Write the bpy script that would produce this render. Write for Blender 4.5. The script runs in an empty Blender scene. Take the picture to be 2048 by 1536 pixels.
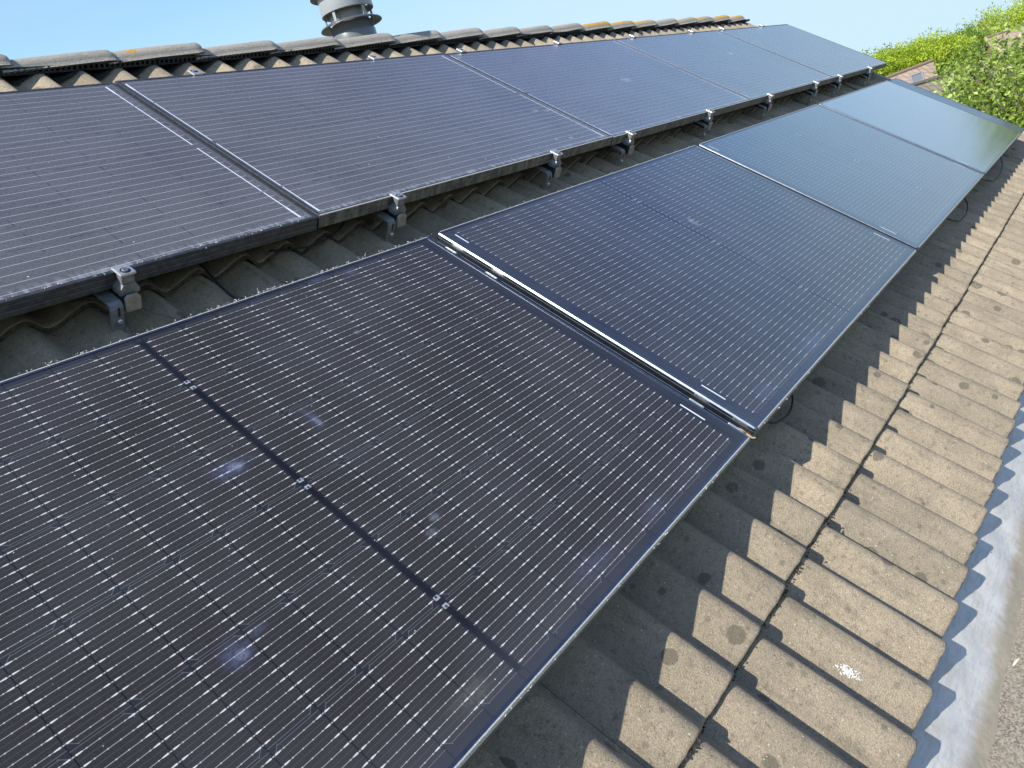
import bpy, bmesh, math, random
import numpy as np
from mathutils import Matrix, Vector, noise
random.seed(7); rng = np.random.default_rng(7)
R = math.radians
S = bpy.context.scene
COL = S.collection

# ------------------------------------------------------------------ camera, sky, sun, exposure
PITCH = R(36.0)                      # slope of the roof
Z0 = 5.60                            # height of the roof-frame origin above the ground
ORG = Vector((0.0, 0.0, Z0))
cam_d = bpy.data.cameras.new("camera"); cam = bpy.data.objects.new("camera", cam_d); COL.objects.link(cam)
_B = [[0.5979161629728282, 0.369223573213815, -0.7114564041732092],
      [-0.7584067275976754, -0.026707605877841545, -0.6512341662742054],
      [-0.25945230311260625, 0.9289567572128945, 0.2640527326843407]]
_m = Matrix(_B).to_4x4(); _m.translation = ORG + Vector((-1.398, -2.673, -0.627))
cam.matrix_world = _m
cam_d.sensor_width = 36; cam_d.lens = 26.48; cam_d.clip_start = 0.02; cam_d.clip_end = 3000
S.camera = cam

SUN_DIR = Vector((-0.757, 0.086, 0.647)).normalized()      # towards the sun
W = bpy.data.worlds.new("World"); S.world = W; W.use_nodes = True
wn = W.node_tree.nodes; wl = W.node_tree.links
sky = wn.new("ShaderNodeTexSky"); sky.sky_type = 'NISHITA'; sky.sun_disc = False
sky.sun_elevation = math.asin(SUN_DIR.z)
sky.sun_rotation = math.atan2(SUN_DIR.x, SUN_DIR.y)
sky.altitude = 0; sky.air_density = 1.15; sky.dust_density = 0.35; sky.ozone_density = 2.2
bg = wn["Background"]; bg.inputs["Strength"].default_value = 0.15
# sky graded per channel: capped near the horizon, darkened overhead against blue ambient light
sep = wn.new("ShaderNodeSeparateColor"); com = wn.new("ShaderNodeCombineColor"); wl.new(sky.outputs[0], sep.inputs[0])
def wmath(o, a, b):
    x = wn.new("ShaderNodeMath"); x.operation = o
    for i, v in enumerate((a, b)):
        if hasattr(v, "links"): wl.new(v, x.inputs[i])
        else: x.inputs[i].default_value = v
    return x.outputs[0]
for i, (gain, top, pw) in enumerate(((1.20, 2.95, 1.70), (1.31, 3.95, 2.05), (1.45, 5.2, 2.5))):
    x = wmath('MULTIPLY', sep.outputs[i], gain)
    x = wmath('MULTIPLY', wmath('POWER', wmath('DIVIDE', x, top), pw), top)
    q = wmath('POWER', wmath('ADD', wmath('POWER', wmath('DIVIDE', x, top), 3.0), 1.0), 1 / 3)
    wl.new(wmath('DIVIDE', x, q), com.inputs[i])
tcw = wn.new("ShaderNodeTexCoord"); mpw = wn.new("ShaderNodeMapping"); mpw.inputs[3].default_value = (1.0, 1.0, 3.2); wl.new(tcw.outputs["Generated"], mpw.inputs[0])
nzw = wn.new("ShaderNodeTexNoise"); nzw.inputs["Scale"].default_value = 2.6; nzw.inputs["Detail"].default_value = 5; nzw.inputs["Roughness"].default_value = 0.5; wl.new(mpw.outputs[0], nzw.inputs["Vector"])
rgw = wn.new("ShaderNodeMapRange"); rgw.interpolation_type = 'SMOOTHSTEP'; rgw.inputs[1].default_value = 0.42; rgw.inputs[2].default_value = 0.75; rgw.inputs[4].default_value = 0.30; wl.new(nzw.outputs[0], rgw.inputs[0])
mxw = wn.new("ShaderNodeMix"); mxw.data_type = 'RGBA'; mxw.inputs[7].default_value = (3.1, 3.9, 4.7, 1)         # thin high veil
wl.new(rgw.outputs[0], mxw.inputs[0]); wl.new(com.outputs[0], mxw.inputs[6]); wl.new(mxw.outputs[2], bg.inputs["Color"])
sd = bpy.data.lights.new("sun", 'SUN'); sun = bpy.data.objects.new("sun", sd); COL.objects.link(sun)
sd.energy = 4.7; sd.angle = R(0.53); sd.color = (1.0, 0.975, 0.93)
sun.rotation_euler = SUN_DIR.to_track_quat('Z', 'Y').to_euler()
S.view_settings.view_transform = 'Standard'; S.view_settings.look = 'None'
S.view_settings.exposure = 0.55; S.view_settings.gamma = 1.0
S.cycles.max_bounces = 6; S.cycles.diffuse_bounces = 3; S.cycles.glossy_bounces = 3; S.cycles.transmission_bounces = 3
S.cycles.transparent_max_bounces = 6
S.cycles.caustics_reflective = True; S.cycles.sample_clamp_indirect = 3.0; S.cycles.blur_glossy = 0.6; S.cycles.caustics_refractive = False

# roof frame: x along the ridge (u), y up the slope (-v), z out of the panels (0 = glass of the panels)
F = Matrix.Translation(ORG) @ Matrix.Rotation(PITCH, 4, 'X')

# ------------------------------------------------------------------ helpers
def link(o, parent=None):
    COL.objects.link(o)
    if parent: o.parent = parent
    return o
def tag(o, label=None, cat=None, group=None, kind=None):
    if label: o["label"] = label
    if cat: o["category"] = cat
    if group: o["group"] = group
    if kind: o["kind"] = kind
    return o
def empty(name, mat, label, cat, group=None):
    o = bpy.data.objects.new(name, None); o.empty_display_size = 0.1
    COL.objects.link(o); o.matrix_world = mat
    return tag(o, label, cat, group)
def mesh(name, verts, faces, mat=None, parent=None, smooth=False, mats=None, midx=None):
    me = bpy.data.meshes.new(name)
    me.from_pydata([tuple(v) for v in verts], [], [tuple(int(i) for i in f) for f in faces])
    if mat: me.materials.append(mat)
    for m in mats or []: me.materials.append(m)
    if midx is not None: me.polygons.foreach_set("material_index", midx)
    if smooth: me.polygons.foreach_set("use_smooth", [True] * len(me.polygons))
    me.update()
    return link(bpy.data.objects.new(name, me), parent)
class MB:                                       # mesh bag
    def __init__(s): s.v = []; s.f = []
    def add(s, v, f):
        n = len(s.v); s.v += [Vector(x) for x in v]; s.f += [[i + n for i in q] for q in f]; return s
    def box(s, c0, c1, b=0.0):
        x0, y0, z0 = c0; x1, y1, z1 = c1
        bm = bmesh.new(); bmesh.ops.create_cube(bm, size=1.0)
        for v in bm.verts:
            v.co = Vector(((x0 + x1) / 2 + v.co.x * (x1 - x0), (y0 + y1) / 2 + v.co.y * (y1 - y0), (z0 + z1) / 2 + v.co.z * (z1 - z0)))
        if b: bmesh.ops.bevel(bm, geom=bm.edges[:], offset=b, segments=2, affect='EDGES', profile=0.6)
        s.bm(bm); return s
    def bm(s, bm):
        bm.verts.index_update(); s.add([v.co.copy() for v in bm.verts], [[v.index for v in f.verts] for f in bm.faces]); bm.free()
    def tube(s, pts, r, n=8, cap=True):
        pts = [Vector(p) for p in pts]; k = len(pts); rr = r if hasattr(r, '__len__') else [r] * k
        ref = None; v = []; f = []
        for i, p in enumerate(pts):
            t = (pts[min(i + 1, k - 1)] - pts[max(i - 1, 0)]).normalized()
            a = (ref - t * ref.dot(t)) if ref else t.orthogonal()
            if a.length < 1e-6: a = t.orthogonal()
            a.normalize(); ref = a; b = t.cross(a)
            for j in range(n):
                q = 2 * math.pi * j / n; v.append(p + (a * math.cos(q) + b * math.sin(q)) * rr[i])
        for i in range(k - 1):
            for j in range(n): f.append([i * n + j, i * n + (j + 1) % n, (i + 1) * n + (j + 1) % n, (i + 1) * n + j])
        if cap: f.append(list(range(n))[::-1]); f.append([(k - 1) * n + j for j in range(n)])
        return s.add(v, f)
    def lathe(s, prof, n=48, M=Matrix.Identity(4)):       # (r, z) outline, axis z
        v = []; f = []
        for r, z in prof:
            for j in range(n):
                q = 2 * math.pi * j / n; v.append(M @ Vector((r * math.cos(q), r * math.sin(q), z)))
        for i in range(len(prof) - 1):
            for j in range(n): f.append([i * n + j, i * n + (j + 1) % n, (i + 1) * n + (j + 1) % n, (i + 1) * n + j])
        return s.add(v, f)
    def prism(s, poly, z0, z1, M=Matrix.Identity(4)):     # polygon in xy extruded along z
        n = len(poly)
        v = [M @ Vector((x, y, z0)) for x, y in poly] + [M @ Vector((x, y, z1)) for x, y in poly]
        f = [list(range(n))[::-1], [n + i for i in range(n)]] + [[i, (i + 1) % n, n + (i + 1) % n, n + i] for i in range(n)]
        return s.add(v, f)
    def build(s, name, mat, parent=None, smooth=False): return mesh(name, s.v, s.f, mat, parent, smooth)

# ------------------------------------------------------------------ material helpers
class NT:
    def __init__(s, name):
        s.m = bpy.data.materials.new(name); s.m.use_nodes = True; s.t = s.m.node_tree; s.n = s.t.nodes; s.b = s.n["Principled BSDF"]
    def new(s, ty, **k):
        x = s.n.new(ty)
        for a, v in k.items(): setattr(x, a, v)
        return x
    def put(s, sock, v):
        if isinstance(v, bpy.types.NodeSocket): s.t.links.new(v, sock)
        elif isinstance(v, tuple) and sock.type == 'RGBA' and len(v) == 3: sock.default_value = (*v, 1)
        else: sock.default_value = v
    def op(s, o, a, b=None, c=None, clamp=False):
        x = s.new("ShaderNodeMath", operation=o); x.use_clamp = clamp
        for i, v in enumerate((a, b, c)):
            if v is not None: s.put(x.inputs[i], v)
        return x.outputs[0]
    def add(s, a, b): return s.op('ADD', a, b)
    def sub(s, a, b): return s.op('SUBTRACT', a, b)
    def mul(s, a, b): return s.op('MULTIPLY', a, b)
    def lt(s, a, b): return s.op('LESS_THAN', a, b)
    def gt(s, a, b): return s.op('GREATER_THAN', a, b)
    def mx(s, a, b): return s.op('MAXIMUM', a, b)
    def mn(s, a, b): return s.op('MINIMUM', a, b)
    def ab(s, a): return s.op('ABSOLUTE', a)
    def fr(s, a): return s.op('FRACT', a)
    def fl(s, a): return s.op('FLOOR', a)
    def tri(s, a): return s.ab(s.sub(s.fr(a), 0.5))          # 0 mid cell, .5 at the cell edges
    def mix(s, f, a, b):
        x = s.new("ShaderNodeMix", data_type='RGBA'); s.put(x.inputs[0], f); s.put(x.inputs[6], a); s.put(x.inputs[7], b); return x.outputs[2]
    def ramp(s, f, a, b, lo=0.0, hi=1.0):
        x = s.new("ShaderNodeMapRange"); x.interpolation_type = 'SMOOTHSTEP'
        for i, v in enumerate((f, a, b, lo, hi)): s.put(x.inputs[i], v)
        return x.outputs[0]
    def co(s, which="Object"): return s.new("ShaderNodeTexCoord").outputs[which]
    def xyz(s, v):
        x = s.new("ShaderNodeSeparateXYZ"); s.put(x.inputs[0], v); return x.outputs
    def vec(s, x, y, z=0.0):
        c = s.new("ShaderNodeCombineXYZ")
        for i, v in enumerate((x, y, z)): s.put(c.inputs[i], v)
        return c.outputs[0]
    def map(s, v, scale=(1, 1, 1), loc=(0, 0, 0), rot=(0, 0, 0)):
        x = s.new("ShaderNodeMapping"); s.put(x.inputs[0], v); x.inputs[1].default_value = loc; x.inputs[2].default_value = rot; x.inputs[3].default_value = scale; return x.outputs[0]
    def noise(s, v, scale, detail=3, rough=0.55, dist=0.0):
        x = s.new("ShaderNodeTexNoise"); s.put(x.inputs["Vector"], v); x.inputs["Scale"].default_value = scale; x.inputs["Detail"].default_value = detail; x.inputs["Roughness"].default_value = rough; x.inputs["Distortion"].default_value = dist; return x.outputs[0]
    def vor(s, v, scale, out="Distance", feature='F1', rnd=1.0):
        x = s.new("ShaderNodeTexVoronoi", feature=feature); s.put(x.inputs["Vector"], v); x.inputs["Scale"].default_value = scale; x.inputs["Randomness"].default_value = rnd; return x.outputs[out]
    def bump(s, h, strength, dist):
        x = s.new("ShaderNodeBump"); s.put(x.inputs["Height"], h); x.inputs["Strength"].default_value = strength; x.inputs["Distance"].default_value = dist
        s.t.links.new(x.outputs[0], s.b.inputs["Normal"]); return x.outputs[0]
    def set(s, **k):
        for a, v in k.items(): s.put(s.b.inputs[a.replace("_", " ")], v)
        return s

def simple(name, col, rough=0.5, metal=0.0, var=0.0, scale=30, bump=0.0):
    n = NT(name); c = n.co()
    if var:
        f = n.noise(c, scale, 4, 0.6)
        n.set(Base_Color=n.mix(n.ramp(f, 0.3, 0.7), tuple(x * (1 - var) for x in col), tuple(min(1, x * (1 + var)) for x in col)))
        if bump: n.bump(f, bump, 0.002)
    else: n.set(Base_Color=col)
    n.set(Roughness=rough, Metallic=metal)
    return n.m

def concrete(name, ridge=False):
    n = NT(name); c = n.co()
    base = n.mix(n.ramp(n.noise(c, 7, 4, 0.6), 0.3, 0.7), (0.370, 0.282, 0.172), (0.580, 0.448, 0.282))
    fine = n.noise(c, 320, 4, 0.75)
    base = n.mix(n.ramp(fine, 0.3, 0.7), n.mix(0.52, base, (0.11, 0.09, 0.065)), n.mix(0.40, base, (0.60, 0.53, 0.42)))
    med = n.noise(c, 55, 3, 0.65)
    base = n.mix(n.ramp(med, 0.52, 0.72, 0, 0.45), base, (0.155, 0.13, 0.095))
    if not ridge:
        ta = n.new('ShaderNodeAttribute'); ta.attribute_name = 'tone'; tf = ta.outputs['Fac']
        base = n.mix(n.ramp(tf, 0, 1, 0, 0.32), base, (0.19, 0.165, 0.125))
        x, y, z = n.xyz(c)
        streak = n.noise(n.vec(n.mul(x, 26), n.mul(y, 3.2), z), 1.0, 5, 0.65)
        base = n.mix(n.ramp(streak, 0.5, 0.72, 0, 0.42), base, (0.150, 0.128, 0.096))
        pit = n.noise(c, 105, 4, 0.75)
        base = n.mix(n.ramp(pit, 0.56, 0.68, 0, 0.55), base, (0.095, 0.08, 0.058))
        small = n.new('ShaderNodeTexVoronoi'); n.put(small.inputs['Vector'], c); small.inputs['Scale'].default_value = 31; sc_ = n.xyz(small.outputs['Color'])
        base = n.mix(n.mul(n.mul(n.gt(sc_[0], 0.72), n.ramp(n.add(small.outputs['Distance'], n.mul(n.sub(fine, 0.5), 0.2)), 0.10, 0.30, 1, 0)), 0.5), base, (0.13, 0.11, 0.078))
    # lichen rounds (grey-brown, crisp) and pale sand grains
    v = n.new("ShaderNodeTexVoronoi"); n.put(v.inputs["Vector"], c); v.inputs["Scale"].default_value = 11.0
    keep = n.gt(n.xyz(v.outputs["Color"])[0], 0.34)
    rad = n.ramp(n.xyz(v.outputs["Color"])[1], 0, 1, 0.06, 0.25)
    dd = n.add(v.outputs["Distance"], n.mul(n.sub(n.noise(c, 60, 3), 0.5), 0.12))
    spot = n.mul(keep, n.ramp(dd, rad, n.add(rad, 0.04), 1, 0))
    base = n.mix(n.mul(spot, 0.72), base, (0.125, 0.108, 0.080))
    g = n.new("ShaderNodeTexVoronoi"); n.put(g.inputs["Vector"], c); g.inputs["Scale"].default_value = 170
    grain = n.mul(n.gt(n.xyz(g.outputs["Color"])[0], 0.86), n.lt(g.outputs["Distance"], n.mul(n.xyz(g.outputs["Color"])[1], 0.34)))
    base = n.mix(n.mul(grain, 0.75), base, (0.62, 0.58, 0.48))
    if ridge:
        base = n.mix(0.62, base, n.mix(n.ramp(fine, 0.35, 0.65), (0.20, 0.19, 0.165), (0.62, 0.59, 0.52)))
        oc = n.new("ShaderNodeObjectInfo").outputs["Color"]; ox = n.xyz(oc)
        ln = n.add(n.noise(c, 11, 4, 0.6), n.mul(n.noise(c, 70, 3), 0.12))
        z = n.xyz(c)[2]
        m = n.mul(n.ramp(ln, n.sub(0.80, ox[0]), n.sub(0.86, ox[0]), 0, 1), n.ramp(z, 0.015, 0.042, 0, 1))
        base = n.mix(m, base, n.mix(n.noise(c, 40, 3), (0.50, 0.235, 0.02), (0.66, 0.40, 0.05)))
    n.set(Base_Color=base, Roughness=0.95, Specular_IOR_Level=0.15)
    n.bump(n.add(n.add(fine, n.mul(med, 0.8)), n.mul(grain, 0.35)), 1.0, 0.0045)
    return n.m

def stains(n, col, c, spots):
    """Droppings and dust smears lying on the glass: (x, y, rx, ry, colour, strength)."""
    x, y, _ = n.xyz(c)
    nz = n.noise(c, 38, 4, 0.7)
    fine = n.noise(c, 160, 3, 0.8)
    for sx, sy, rx, ry, cc, st in spots:
        dx = n.mul(n.sub(x, sx), 1 / rx); dy = n.mul(n.sub(y, sy), 1 / ry)
        d = n.op('SQRT', n.add(n.mul(dx, dx), n.mul(dy, dy)))
        d = n.add(d, n.mul(n.sub(nz, 0.5), 1.5))
        f = n.mul(n.mul(n.ramp(d, 0.10, 1.1, 1, 0), st * 0.50), n.ramp(fine, 0.32, 0.62, 0.25, 1))
        col = n.mix(f, col, cc)
    return col

def lower_glass(name, spots, wire_tint=1.0, gloss=0.0):
    """Half-cut module: 20 x 6 half cells, nine wires each, black sheet behind."""
    n = NT(name); c = n.co(); x, y, z = n.xyz(c)
    CU, CV, BB = 0.0864, 0.1747, 0.01911
    dx = n.sub(x, 0.9275); s = n.sub(n.ab(dx), 0.0075)
    r = n.mul(n.add(n.mul(y, -1.0), -0.0235), 1 / CV)
    inu = n.mul(n.gt(s, 0.0), n.lt(s, 10 * CU)); inv = n.mul(n.gt(r, 0.0), n.lt(r, 6.0)); inc = n.mul(inu, inv)
    su = n.mul(s, 1 / CU); fs = n.fr(su); frr = n.fr(r)
    ds = n.mul(n.sub(0.5, n.tri(su)), CU); dr = n.mul(n.sub(0.5, n.tri(r)), CV)
    gap = n.mx(n.lt(ds, 0.0011), n.lt(dr, 0.0019))
    par = n.fr(n.mul(n.fl(r), 0.5))                         # 0 or .5
    side = n.gt(par, 0.25)
    cu = n.mul(n.add(n.mul(side, n.sub(1.0, n.mul(fs, 2.0))), fs), CU)
    ch = n.add(cu, dr)
    cham = n.lt(ch, 0.0145); chl = n.mul(n.lt(n.ab(n.sub(ch, 0.0147)), 0.0007), 1.0)
    cell = n.mul(inc, n.mul(n.sub(1.0, gap), n.sub(1.0, cham)))
    yb = n.mul(n.sub(n.mul(frr, CV), 0.0013), 1 / BB)
    db = n.mul(n.tri(yb), BB)                                # .5*BB at wires? tri is 0 mid cell -> wire in the middle
    wire = n.mul(n.lt(db, 0.00042), n.mul(inc, n.gt(ds, 0.0012)))
    wid = n.ramp(ds, 0.004, 0.016, 0.00135, 0.0006)
    pad = n.mul(n.lt(db, wid), n.mul(inc, n.mul(n.gt(ds, 0.0034), n.lt(ds, 0.0125))))
    dot = n.mul(n.lt(db, 0.0010), n.mul(inc, n.lt(n.sub(0.5, n.tri(n.mul(su, 5.0))), 0.055)))
    silver = n.mul(wire_tint, n.mx(n.mx(n.mul(wire, 0.62), n.mul(pad, 1.0)), n.mul(dot, 0.75)))  # wire colour weakened on farther panels, painting in their duller glint at grazing angles
    # dark cell against slightly bluer sheet, thin finger texture across the cell
    tone = n.noise(n.vec(n.fl(n.mul(dx, 1 / CU)), n.fl(r), 3.0), 1.7, 0)
    finger = n.ramp(n.tri(n.mul(x, 1 / 0.0031)), 0.36, 0.48, 0, 1)
    ccol = n.mix(tone, (0.0150, 0.0128, 0.0125), (0.0215, 0.0182, 0.0162))
    ccol = n.mix(n.mul(finger, 0.20), ccol, (0.07, 0.066, 0.066))
    grit = n.noise(c, 520, 2, 0.7)
    ccol = n.mix(n.ramp(grit, 0.3, 0.7, 0, 0.5), ccol, n.mix(0.5, ccol, (0.075, 0.07, 0.07)))
    thin = n.mul(n.lt(n.ab(n.sub(db, BB * 0.5)), 0.0003), 0.16)
    ccol = n.mix(thin, ccol, (0.3, 0.29, 0.28))
    col = n.mix(cell, n.mix(n.lt(ds, 0.0011), (0.019, 0.020, 0.025), (0.006, 0.006, 0.008)), ccol)
    edge = n.mul(inc, n.mx(n.mul(chl, n.gt(ds, 0.001)), n.mul(n.lt(n.ab(n.sub(dr, 0.0023)), 0.0005), n.gt(cu, 0.0125))))
    col = n.mix(n.mul(edge, 0.30), col, (0.30, 0.29, 0.28))
    col = n.mix(silver, col, (0.55, 0.53, 0.49))
    # centre ribbon (dark, broken at every second row) with its solder tabs
    ro = n.ab(n.sub(n.fr(n.mul(n.sub(r, 1.0), 0.5)), 0.0)); ro = n.mul(n.mn(ro, n.sub(1.0, ro)), 2 * CV)
    rib = n.mul(n.lt(n.ab(dx), 0.0048), n.mul(n.gt(ro, 0.013), n.mul(n.gt(r, 0.02), n.lt(r, 5.98))))
    col = n.mix(n.mul(n.lt(s, 0.0), inv), col, (0.012, 0.012, 0.016))
    col = n.mix(rib, col, (0.005, 0.005, 0.009))
    tab = n.mul(n.lt(n.ab(dx), 0.0055), n.mul(n.lt(n.ab(n.sub(ro, 0.0105)), 0.0045), inv))
    hole = n.mul(n.lt(n.ab(dx), 0.0025), n.lt(n.ab(n.sub(ro, 0.012)), 0.0025))
    col = n.mix(n.mul(tab, n.sub(1.0, n.mul(hole, 0.9))), col, (0.30, 0.31, 0.33))
    # cross connectors at both ends, dark, one short stretch left bare
    e = n.sub(s, 10 * CU + 0.012)
    endr = n.mul(n.lt(n.ab(e), 0.0028), n.mul(inv, n.gt(n.ab(n.sub(n.mul(n.fr(n.mul(r, 0.5)), 2.0), 1.0)), 0.05)))
    col = n.mix(n.mul(endr, 0.8), col, (0.010, 0.008, 0.022))
    yy = n.mul(y, -1.0)
    bare = n.mul(n.lt(n.ab(e), 0.0026), n.mx(n.lt(n.ab(n.sub(yy, 0.952)), 0.036), n.mul(n.lt(dx, 0.0), n.lt(n.ab(n.sub(yy, 0.066)), 0.028))))
    col = n.mix(bare, col, (0.70, 0.72, 0.74))
    # dust film and white specks
    big = n.noise(c, 2.3, 4, 0.6)
    edge_d = n.mn(n.mn(x, n.sub(1.85, x)), n.mn(yy, n.sub(1.1, yy)))
    dust = n.add(n.mul(n.ramp(big, 0.35, 0.7), 0.030), n.mul(n.ramp(n.sub(1.1, yy), 0.0, 0.16, 1, 0), 0.035))
    col = n.mix(dust, col, (0.42, 0.44, 0.50))
    g = n.new("ShaderNodeTexVoronoi"); n.put(g.inputs["Vector"], c); g.inputs["Scale"].default_value = 62
    speck = n.mul(n.gt(n.xyz(g.outputs["Color"])[0], 0.82), n.lt(g.outputs["Distance"], n.mul(n.xyz(g.outputs["Color"])[1], 0.09)))
    col = n.mix(n.mul(speck, 0.7), col, (0.62, 0.60, 0.56))
    col = stains(n, col, c, spots)
    sx_ = n.noise(n.map(c, (3.0, 90, 1), rot=(0, 0, R(52))), 1.0, 3, 0.6); sg_ = n.noise(c, 3.1, 2)
    col = n.mix(n.mul(n.ramp(sx_, 0.70, 0.76, 0, 0.10), n.ramp(sg_, 0.5, 0.6)), col, (0.5, 0.48, 0.44))
    n.set(Base_Color=col, Roughness=0.62 - 0.36 * gloss, Specular_IOR_Level=0.10 + 0.60 * gloss, Coat_Weight=1.0, Coat_IOR=1.30 + 0.45 * gloss,
          Coat_Roughness=n.ramp(big, 0.3, 0.75, 0.11, 0.17))
    return n.m

def upper_glass(name, spots, ior=1.44):
    """Older full-cell module: thirty continuous wires, bare ribbons at both ends, dusty glass."""
    n = NT(name); c = n.co(); x, y, z = n.xyz(c); L = 1.692
    yy = n.mul(y, -1.0); P = 0.0342
    db = n.mul(n.tri(n.mul(n.sub(yy, 0.0095), 1 / P)), P)
    inx = n.mul(n.gt(x, 0.022), n.lt(x, L - 0.022)); iny = n.mul(n.gt(yy, 0.012), n.lt(yy, 1.0255))
    inc = n.mul(inx, iny)
    wire = n.mul(n.lt(db, 0.00075), inc)
    tex = n.noise(n.map(c, (420, 90, 1), rot=(0, 0, 0.25)), 1.0, 3, 0.7)
    big = n.noise(c, 2.1, 4, 0.6)
    tone = n.noise(n.vec(n.fl(n.mul(x, 1 / 0.1645)), n.fl(n.mul(n.sub(yy, 0.012), 1 / 0.171)), 0.0), 1.9, 0)
    col = n.mix(tone, (0.076, 0.073, 0.071), (0.100, 0.096, 0.092))
    col = n.mix(n.ramp(tex, 0.45, 0.75, 0, 0.30), col, (0.24, 0.235, 0.23))
    col = n.mix(n.ramp(tex, 0.46, 0.30, 0, 0.55), col, (0.012, 0.012, 0.016))
    # cell joints, broken by the dust
    ux = n.mul(n.sub(x, 0.022), 1 / 0.1642)
    dj = n.mul(n.sub(0.5, n.tri(ux)), 0.1642); dk = n.mul(n.sub(0.5, n.tri(n.mul(n.sub(yy, 0.012), 1 / 0.1695))), 0.1695)
    br = n.ramp(n.noise(c, 26, 2), 0.45, 0.6, 0, 0.8)
    col = n.mix(n.mul(n.mul(n.mx(n.lt(dj, 0.0014), n.lt(dk, 0.0014)), inc), br), col, (0.006, 0.006, 0.009))
    col = n.mix(n.mul(wire, 0.62), col, (0.62, 0.62, 0.62))
    ex = n.mn(n.add(x, 0.0045), n.sub(n.sub(L, x), 0.017))
    seg = n.mx(n.mul(n.gt(yy, 0.030), n.lt(yy, 0.192)), n.mx(n.mul(n.gt(yy, 0.199), n.lt(yy, 0.508)), n.mx(n.mul(n.gt(yy, 0.532), n.lt(yy, 0.845)), n.mul(n.gt(yy, 0.853), n.lt(yy, 1.018)))))
    wide = n.mx(n.lt(yy, 0.085), n.gt(yy, 0.955))
    rib = n.mul(seg, n.lt(n.ab(n.sub(ex, 0.0255)), n.add(0.0018, n.mul(wide, 0.0014))))
    col = n.mix(rib, col, (0.74, 0.77, 0.80))
    dust = n.add(n.ramp(big, 0.3, 0.75, 0.0, 0.05), n.mul(n.ramp(n.sub(1.043, yy), 0.008, 0.05, 1, 0), n.ramp(n.noise(n.map(c, (60, 14, 1)), 1.0, 4, 0.7), 0.42, 0.65, 0.0, 0.45)))
    col = n.mix(dust, col, (0.46, 0.47, 0.50))
    g = n.new("ShaderNodeTexVoronoi"); n.put(g.inputs["Vector"], c); g.inputs["Scale"].default_value = 30
    speck = n.mul(n.gt(n.xyz(g.outputs["Color"])[0], 0.80), n.lt(g.outputs["Distance"], n.mul(n.xyz(g.outputs["Color"])[1], 0.075)))
    col = n.mix(n.mul(speck, 0.8), col, (0.75, 0.74, 0.72))
    col = stains(n, col, c, spots)
    n.set(Base_Color=col, Roughness=0.5, Specular_IOR_Level=0.3, Coat_Weight=1.0, Coat_IOR=ior, Coat_Roughness=n.ramp(tex, 0.3, 0.7, 0.16, 0.30))
    n.bump(tex, 0.25, 0.0008)
    return n.m

M = {}
sg = NT('plain_strip_glass'); sg.set(Base_Color=(0.02, 0.022, 0.035), Roughness=0.6, Coat_Weight=1.0, Coat_IOR=1.45, Coat_Roughness=0.12); M['strip_glass'] = sg.m
M['tile'] = concrete('weathered_concrete_tile')
M['ridge'] = concrete('ridge_concrete', True)
M['black_frame'] = simple('dusty_black_frame', (0.060, 0.062, 0.066), 0.40, 0.4, 0.3, 60)
M['slim_frame'] = simple('black_anodised', (0.19, 0.205, 0.23), 0.33, 1.0, 0.15, 60)
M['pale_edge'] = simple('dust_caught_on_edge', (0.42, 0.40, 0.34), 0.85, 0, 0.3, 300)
def worn_frame(nm, lo, hi):
    n = NT(nm); c = n.co()
    st = n.noise(n.map(c, (14, 14, 5)), 3.0, 5, 0.7)
    n.set(Base_Color=n.mix(n.ramp(st, 0.35, 0.72), lo, hi), Roughness=0.6, Metallic=0.15)
    return n.m
M['worn_frame'] = worn_frame('worn_black_frame', (0.060, 0.055, 0.045), (0.235, 0.215, 0.160)); M['tan_frame'] = worn_frame('tan_frame', (0.028, 0.026, 0.021), (0.115, 0.102, 0.072))
M['steel'] = simple('grey_steel', (0.33, 0.34, 0.34), 0.42, 0.8, 0.15, 60)
M['alu'] = simple('mill_aluminium', (0.60, 0.60, 0.57), 0.38, 0.7, 0.12, 80)
M['hook'] = simple('coated_hook_steel', (0.20, 0.208, 0.21), 0.45, 0.4, 0.2, 50)
M['black_rail'] = simple('black_rail', (0.030, 0.035, 0.042), 0.42, 0.35, 0.2, 40)
M['cut_end'] = simple('grey_end_cap', (0.34, 0.32, 0.28), 0.5, 0.45, 0.2, 60)
M['rubber'] = simple('black_rubber', (0.015, 0.015, 0.017), 0.55)
M['backsheet'] = simple('black_backsheet', (0.02, 0.02, 0.022), 0.6)
M['seal'] = simple('black_ridge_roll', (0.020, 0.022, 0.024), 0.7, 0.0, 0.5, 20, 0.5)
M['flue_dark'] = simple('dark_grey_plastic', (0.085, 0.09, 0.094), 0.3, 0.0, 0.1, 12)
M['flue'] = simple('grey_plastic', (0.135, 0.142, 0.146), 0.33, 0.0, 0.06, 12)
M['flue_pale'] = simple('pale_grey_plastic', (0.30, 0.315, 0.31), 0.33, 0.0, 0.05, 12)
M['flue_inner'] = simple('flue_inner', (0.24, 0.22, 0.20), 0.4)
M['fluff'] = simple('dry_fluff', (0.72, 0.70, 0.62), 0.9)
M['white'] = simple('white_paint', (0.70, 0.70, 0.68), 0.6, 0, 0.1, 6)

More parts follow.
